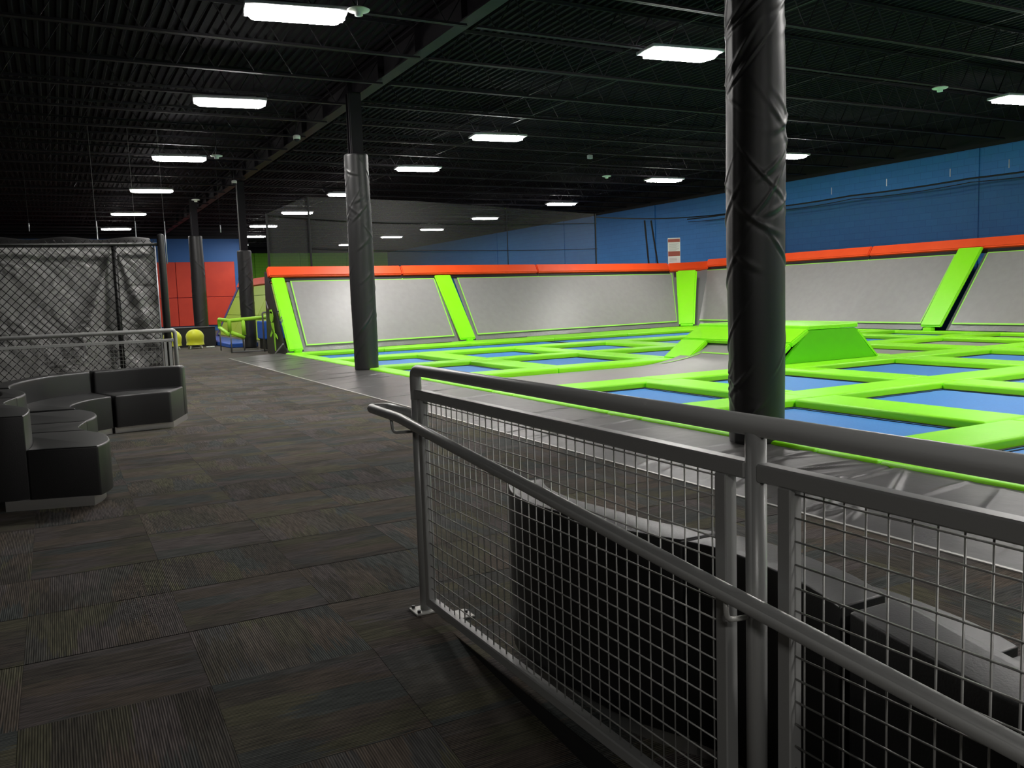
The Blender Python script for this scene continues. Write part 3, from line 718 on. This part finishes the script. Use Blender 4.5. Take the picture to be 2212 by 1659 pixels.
rl = railing('grey steel guard railing with wire mesh panels in the right foreground', (1.35, 0, 0), 0, [3.45, 1.415, -0.62], -0.9, 3.45, [(1.495, 3.40), (-0.54, 1.335)])
def hr(bm_pts, r=.021, name='handrail', rad=.06): return mobj(name, tube(bmesh.new(), rounded(bm_pts, rad, 8), r, 14), 'rail_paint', rl, True)
hx = -.085
zl = lambda y: .842 + (y - 3.14) / 12.2
hr([(0, 3.45, .868), (-.004, 3.80, .872), (hx, 3.83, .872), (hx, 3.45, .868), (hx, 3.18, .845), (hx, -1.0, zl(-1.0))])
for y in (1.40, -.6):
    mobj('handrail_bracket', tube(bmesh.new(), rounded([(0, y + .02, zl(y) - .07), (hx, y + .02, zl(y) - .062), (hx, y + .02, zl(y) - .01)], .02, 4), .0065, 8), 'plate_metal', rl, True)
mobj('handrail_bracket', tube(bmesh.new(), rounded([(0, 3.46, .80), (hx + .01, 3.55, .79), (hx, 3.55, .86)], .02, 4), .007, 8), 'rail_paint', rl, True)
# floor plate of the same railing on the far side of the mesh
pl = mobj('floor_plate', bb(.03, .15, 3.26, 3.36, 0, .008, .002), 'plate_metal', rl)
for sx in (.05, .13): mobj('bolt', tube(bmesh.new(), [(sx, 3.31, .008), (sx, 3.31, .02)], .008, 6), 'dark_steel', pl)
railing('grey steel guard railing behind the curved sofa, in front of the chain link fence', (1.42, 12.2, 0), PI / 2, [0.0, 2.0, 4.0], -.0, 4.3, [], wire_parts=False) if False else None
lr = thing('guard_railing', 'far grey guard railing behind the curved sofa, before the chain link fence', 'railing', (1.40, 12.2, 0))
mobj('top_rail', tube(bmesh.new(), rounded([(0, 0, .05), (0, 0, 1.066), (-5.5, -.05, 1.04)], .05, 6), .028, 12), 'rail_paint', lr, True)
mobj('mid_rail', bb(-5.4, -.02, -.02, .02, .915, .955, .004), 'rail_paint', lr)
for x in (-.13, -.07): mobj('panel_upright', bb(x - .018, x + .018, -.02, .02, .05, .93, .003), 'rail_paint', lr)
mobj('bottom_rail', bb(-2.0, -.1, -.02, .02, .04, .08), 'rail_paint', lr)
for x in (-2.1, -4.2): mobj('post', tube(bmesh.new(), [(x, 0, 0), (x, 0, 1.05)], .024, 12), 'rail_paint', lr, True)
mobj('base_plate', bb(-.07, .07, -.06, .06, 0, .01), 'plate_metal', lr)
bm = bmesh.new()
for k in range(37): tube(bm, [(-.15 - k * .05, 0, .07), (-.15 - k * .05, 0, .93)], .0022, 4)
for k in range(17): tube(bm, [(-.12, 0, .1 + k * .05), (-2.1, 0, .1 + k * .05)], .0022, 4)
stuff(mobj('wire_mesh', bm, 'wire_metal', lr))

# ------------------------------------------------------------------ chain link fence with tarpaulin
fe = thing('chain_link_fence', 'black chain link fence with a padded end post at the left', 'fence', (1.42, 13.4, 0))
FX0, FX1, FZ0, FZ1 = -3.6, 1.355, .06, 2.265
bm = bmesh.new(); dw, dh = .105, .112; slope = dh / dw
def clip_line(x, sgn):
    pts = []
    # z = FZ0 + sgn*slope*(X-x)
    xa = x; za = FZ0; xb = x + sgn * (FZ1 - FZ0) / slope; zb = FZ1
    def lim(xa, za, xb, zb, X):
        t = (X - xa) / (xb - xa); return X, za + t * (zb - za)
    if min(xa, xb) > FX1 or max(xa, xb) < FX0: return None
    for X in (FX0, FX1):
        if (xa < X) != (xb < X):
            nx, nz = lim(xa, za, xb, zb, X)
            if X == FX0:
                if xa < X: xa, za = nx, nz
                else: xb, zb = nx, nz
            else:
                if xa > X: xa, za = nx, nz
                else: xb, zb = nx, nz
    return (xa, za), (xb, zb)
x = FX0 - 2.4
while x < FX1 + 2.4:
    for s in (1, -1):
        c = clip_line(x, s)
        if c and abs(c[0][0] - c[1][0]) > .01: tube(bm, [(c[0][0] - 1.42, s * .003, c[0][1]), (c[1][0] - 1.42, s * .003, c[1][1])], .0060, 4, cap=False)
    x += dw
stuff(mobj('wire_mesh', bm, 'chain_black', fe))
mobj('end_post', tube(bmesh.new(), [(.02, 0, 0), (.02, 0, 2.38), (.02, 0, 2.41), (.02, 0, 2.42)], [.052, .052, .042, .02], 20), 'wrap_vinyl', fe, True)
mobj('tension_bar', tube(bmesh.new(), [(-.065, 0, .05), (-.065, 0, 2.27)], .010, 8), 'light_metal', fe, True)
mobj('top_rail', tube(bmesh.new(), [(FX0 - 1.42, 0, 2.27), (-.03, 0, 2.27)], .022, 10), 'chain_black', fe, True)
for x in (.82, -1.75): mobj('line_post', tube(bmesh.new(), [(x - 1.42, .03, 0), (x - 1.42, .03, 2.27)], .035, 10), 'chain_black', fe, True)
bm = bmesh.new()
for k in range(46):
    x0 = -.1 - k * .105 * 1.05; tube(bm, [(x0, .0, 2.29), (x0 - .03, 0, 2.33)], .006, 4); tube(bm, [(x0, 0, 2.29), (x0 + .03, 0, 2.33)], .006, 4)
stuff(mobj('wire_twist', bm, 'chain_black', fe))
def tarp_fn(U, V):
    x = -3.6 + U * 4.97; z = .04 + V * 2.20
    def nz(a, b, ph): return np.sin(x * a + ph) * np.sin(z * b + ph * 1.7)
    d = .02 * nz(3.1, 2.2, .3) + .014 * nz(9, 7, 1.9) + .010 * nz(21, 17, 4.) + .007 * np.sin(x * 37 + 9 * np.sin(z * 6)) * np.sin(z * 23 + 4 * np.sin(x * 5))
    r = np.hypot(x - .82, z - 2.25) + .05; th = np.arctan2(x - .82, 2.3 - z)
    d = d + .09 * np.exp(-((th + .32) / .10) ** 2) * np.minimum(r, 1) + .07 * np.exp(-((th - .30) / .09) ** 2) * np.minimum(r, 1) - .03 * np.exp(-((th + .08) / .09) ** 2) * np.minimum(r, 1)
    d = d + .02 * np.sin(th * 17 + 1.5) * np.exp(-(th / .7) ** 2) * np.minimum(r, .8)
    d = d + .02 * np.sin(z * 19 + 3 * np.sin(x * 4)) * np.exp(-((x - 1.15) / .25) ** 2) * (z < 1.7)
    d = d + .02 * np.exp(-(z / .5) ** 2) * np.sin(x * 14 + z * 22)
    return x, 13.56 - d, z
tp = mobj('tarpaulin', grid(420, 200, tarp_fn), 'tarp'); tag(tp, 'grey shiny creased tarpaulin hanging behind the chain link fence', 'tarpaulin')
def roll_fn(U, V):
    x = -3.4 + U * 4.75; a = V * 1.6; return x, 13.6 + .5 * V, 2.22 + .19 * np.sin(V * 1.5) + .02 * np.sin(x * 7)
tag(mobj('tarpaulin_flap', grid(60, 6, roll_fn), 'black_box'), 'dark cloth flap folded over the top of the fence', 'tarpaulin')
# thin hanging cables with turnbuckles beyond the fence
for x, zb, lab in ((.93, 2.3, 'leftmost pair member, above the fence middle'), (1.67, 2.3, 'below the fifth left ceiling light'), (2.25, 2.3, 'beside the fence end post'), (-.3, 2.98, 'short one above the fence, far left'), (3.4, 2.97, 'short one between fence and far column')):
    t = thing('hanging_cable', 'thin hanging cable with a pale turnbuckle, %s' % lab, 'cable', (x, 20, zb))
    full = zb < 2.5
    mobj('cable', tube(bmesh.new(), [(0, 0, .1), (-.02, 0, 5.15 - zb)], .004, 5), 'rope_black' if not full else 'post_grey', t)
    mobj('turnbuckle', tube(bmesh.new(), [(0, 0, 0), (0, 0, .9 if full else .16)], .011, 6), 'light_metal', t, True)

# ------------------------------------------------------------------ curved leather sofas
def offset_curve(pts, d):
    out = []
    for i, p in enumerate(pts):
        a = pts[max(0, i - 1)]; b = pts[min(len(pts) - 1, i + 1)]; t = (b - a).normalized(); out.append(Vector((p.x + t.y * d, p.y - t.x * d)))
    return out
def sofa_module(label, front, inner, outer, cat='sofa', group=None):
    """front: seat front edge; inner: line where the backrest starts; outer: back of the backrest (2D points, same direction)"""
    c = Vector(((front[0][0] + outer[0][0]) / 2, (front[0][1] + outer[0][1]) / 2, 0))
    f = [Vector(p) for p in spline([Vector((p[0], p[1])) for p in front], 8)]; n_ = [Vector(p) for p in spline([Vector((p[0], p[1])) for p in inner], 8)]
    o_ = [Vector(p) for p in spline([Vector((p[0], p[1])) for p in outer], 8)]
    t = thing('sofa_module', label, cat, c, 0, group)
    def part(name, A, B, z0, z1, bev, mat, sm=True):
        bm = bmesh.new(); pts = [(p.x - c.x, p.y - c.y) for p in A] + [(p.x - c.x, p.y - c.y) for p in reversed(B)]
        a, b, fs = prism(bm, pts, z0, z1)
        if bev:
            sel = [e for e in bm.edges if all(v in b for v in e.verts)]
            n = len(A); corner = []
            for e in bm.edges:
                i0, i1 = e.verts
                if (i0 in a) != (i1 in a):
                    k = (a.index(i0) if i0 in a else a.index(i1))
                    if k in (0, n - 1, n, len(pts) - 1): corner.append(e)
            bmesh.ops.bevel(bm, geom=sel + corner, offset=bev, segments=4, affect='EDGES', profile=.5, clamp_overlap=True)
        o = mobj(name, bm, mat, t, True)
        md = o.modifiers.new('weld', 'WEIGHTED_NORMAL') if False else None
        for p in o.data.polygons: p.use_smooth = True
        try: o.data.set_sharp_from_angle(angle=math.radians(40))
        except Exception: pass
        return o
    mid = [f[0].lerp(o_[0], 0)]
    part('seat', f, n_, .07, .42, .042, 'leather'); part('backrest', n_, o_, .07, .66, .034, 'leather')
    ff = [p.lerp(q, .07) for p, q in zip(f, [o_[min(len(o_) - 1, int(i * len(o_) / len(f)))] for i in range(len(f))])]
    oo = [p.lerp(q, .07) for p, q in zip(o_, [f[min(len(f) - 1, int(i * len(f) / len(o_)))] for i in range(len(o_))])]
    part('plinth', ff, oo, 0, .07, 0, 'chrome', False)['label'] = 'mirror chrome plinth'
    return t
g1 = 'black curved sofa by the left railing'
sofa_module('black leather sofa module on the left nearest the camera, convex seat, chrome plinth', [(.20, 6.64), (.265, 6.79), (.295, 6.97), (.27, 7.31), (.15, 7.60)], [(-.24, 6.78), (-.215, 6.95), (-.21, 7.23), (-.25, 7.41), (-.38, 7.75)], [(-.44, 6.82), (-.43, 6.95), (-.43, 7.2), (-.45, 7.4), (-.55, 7.66)], group=g1)
sofa_module('black leather sofa module second from the camera, dipping inwards', [(.15, 7.62), (.115, 7.80), (.12, 7.93), (.18, 8.22)], [(-.38, 7.77), (-.40, 7.87), (-.39, 8.02), (-.33, 8.30)], [(-.55, 7.68), (-.58, 7.85), (-.57, 8.0), (-.52, 8.34)], group=g1)
sofa_module('black leather sofa module third from the camera, bulging seat under the left back', [(.18, 8.24), (.27, 8.55), (.26, 8.93), (.16, 9.23)], [(-.33, 8.32), (-.27, 8.60), (-.30, 8.95), (-.40, 9.3)], [(-.52, 8.36), (-.46, 8.62), (-.48, 8.95), (-.56, 9.36)], group=g1)
sofa_module('black leather curved corner module of the sofa, left of the straight end', [(.12, 9.36), (.08, 9.62), (.13, 9.88), (.28, 10.16), (.49, 10.34)], [(-.42, 9.45), (-.42, 9.8), (-.32, 10.25), (-.08, 10.72), (.32, 11.03)], [(-.60, 9.5), (-.60, 9.85), (-.49, 10.35), (-.22, 10.88), (.27, 11.22)], group=g1)
sofa_module('black leather sofa end module with straight back, beside the carpet walkway', [(.52, 10.345), (.80, 10.40), (1.10, 10.41)], [(.345, 11.03), (.8, 11.10), (1.315, 11.02)], [(.295, 11.22), (.8, 11.30), (1.375, 11.20)], group=g1)
g2 = 'black curved sofa behind the right railing'
bx = [(1.49, 2.90), (1.42, 2.73), (1.40, 2.52), (1.425, 2.31), (1.455, 2.09), (1.53, 1.92)]
def back_mod(label, outer):
    inner = [(p[0] + .15, p[1] + (.0)) for p in outer]; front = [(p[0] + .66 + (.0), p[1]) for p in outer]
    # traverse so that the seat lies to the far side
    sofa_module(label, front, inner, outer, group=g2)
back_mod('black leather sofa module behind the railing mesh, tall convex back with a rounded end', [(1.475, 2.86), (1.42, 2.72), (1.40, 2.52), (1.425, 2.31), (1.455, 2.09), (1.53, 1.90)])
back_mod('black leather sofa module behind the middle railing post', [(1.535, 1.885), (1.565, 1.735), (1.545, 1.50), (1.52, 1.39), (1.485, 1.30)])
back_mod('black leather sofa module behind the right mesh panel, back curving to the frame edge', [(1.48, 1.27), (1.45, 1.16), (1.42, 1.03), (1.375, .82), (1.37, .5), (1.43, .2), (1.5, -.1)])

# ------------------------------------------------------------------ far left: ball chairs, box, rail, far court
def ball_chair(x, y, lab):
    t = thing('ball_chair', lab, 'chair', (x, y, 0), 0, 'yellow green ball chairs')
    mobj('ball_cover', lathe([(.02, .625), (.08, .618), (.15, .595), (.21, .55), (.262, .48), (.285, .40), (.275, .30), (.265, .22), (.275, .14), (.288, .125), (.26, .12)][::-1], 28), 'ball_yellow', t, True)
    for k in range(4):
        a = PI / 4 + k * PI / 2
        lg = mobj('leg', tube(bmesh.new(), [(.15 * math.cos(a), .15 * math.sin(a), .12), (.24 * math.cos(a), .24 * math.sin(a), .07), (.25 * math.cos(a), .25 * math.sin(a), .04)], .024, 8), 'white_plastic', t, True)
        mobj('foot', tube(bmesh.new(), [(.25 * math.cos(a), .25 * math.sin(a) - .02, .025), (.25 * math.cos(a), .25 * math.sin(a) + .02, .025)], .025, 10), 'white_plastic', lg, True)
ball_chair(4.0, 29.6, 'yellow green ball chair standing clear in front of the black box'); ball_chair(3.30, 29.5, 'yellow green ball chair half hidden behind the left railing corner')
bx_ = thing('black_bin', 'long low black box in front of the red wall behind the ball chairs', 'box', (3.6, 31.6, 0))
mobj('body', bb(-1.3, 1.25, -.75, .75, 0, .63, .01), 'black_box', bx_); mobj('lid_edge', bb(-1.31, 1.26, -.76, .76, .63, .655, .005), 'rubber', bx_)
tag(mobj('floor_cable_cover', bb(4.36, 4.62, 29.75, 29.85, 0, .04, .01, 2), 'white_plastic'), 'small white plastic item lying on the carpet beside the ball chair', 'plastic item')
# lime padded gate rail
gt = thing('padded_rail', 'lime foam padded tube railing on grey posts beside the end wall', 'railing', (4.7, 25.5, 0))
def gp(name, pts, r, mat): return place(mobj(name, tube(bmesh.new(), rounded(pts, .04, 4), r, 10), mat, gt, True), gt)
gp('foam_tube', [(5.5, 25.5, .99), (4.40, 25.5, .93), (4.40, 25.5, .60)], .055, 'tube_lime')
gp('foam_tube', [(4.40, 25.6, .93), (4.42, 27.3, .95), (4.42, 27.3, .72)], .055, 'tube_lime')
gp('foam_tube', [(4.42, 27.3, .70), (4.40, 25.6, .52)], .055, 'tube_lime')
gp('foam_tube', [(4.78, 25.5, .93), (4.80, 25.5, .50)], .055, 'tube_lime'); gp('foam_tube', [(4.42, 25.5, .60), (4.80, 25.5, .42)], .055, 'tube_lime')
for x, y, zt in ((4.42, 27.3, .7), (4.78, 25.5, .45), (4.42, 25.5, .6)): gp('post', [(x, y, 0), (x, y, zt)], .02, 'post_grey')
gp('post', [(5.30, 25.3, 0), (5.30, 25.3, 1.12), (5.8, 25.3, 1.15)], .025, 'post_grey'); gp('post', [(5.42, 25.3, 0), (5.42, 25.3, 1.1)], .025, 'post_grey')
gp('foot_rail', [(4.42, 25.5, .03), (5.6, 25.3, .03)], .02, 'post_grey')
# second court beyond: lime yellow sloped wall with navy edge, orange top, blue floor pads
XB = 5.85
fw = thing('sloped_pad_wall', 'yellow green sloped padded wall with navy edge and orange top far beyond the end wall', 'padded wall', (XB, 35, 0))
def fwp(name, c, th, mat, bev=.01): return place(mobj(name, slab(c, th, bev), mat, fw), fw)
LN = .95
for a, b in ((36.6, 33.6), (33.58, 30.6), (30.58, 27.6)):
    for u0, u1 in ((0, .42), (.425, .8), (.805, 1)):
        fwp('wall_pad', [(XB + LN * u0, a, .2 + 1.85 * u0), (XB + LN * u0, b, .2 + 1.85 * u0), (XB + LN * u1, b, .2 + 1.85 * u1), (XB + LN * u1, a, .2 + 1.85 * u1)], .06, 'lime_yellow_vinyl')
fwp('edge_pad', [(XB - .02, 37.0, .15), (XB - .02, 36.62, .15), (XB + LN, 36.62, 2.1), (XB + LN, 37.0, 2.1)], .1, 'navy_vinyl')
fwp('top_pad', [(XB + LN - .04, 37.0, 2.1), (XB + LN - .04, 26.6, 2.1), (XB + LN + .1, 26.6, 2.36), (XB + LN + .1, 37.0, 2.36)], .12, 'orange_vinyl')
o = mobj('blue_mat', bb(4.9, 5.8, 28.6, 36.8, 0, .14, .02), 'blue_floor_vinyl'); tag(o, 'blue floor mat along the foot of the yellow green sloped wall', 'mat')
o = mobj('blue_block', bb(5.55, 6.3, 26.4, 27.4, .3, .85, .03), 'blue_floor_vinyl'); tag(o, 'blue padded block behind the end wall beside the grey posts', 'padded block')
mobj('stand', bb(5.6, 6.25, 26.45, 27.35, 0, .3), 'black_box', o)
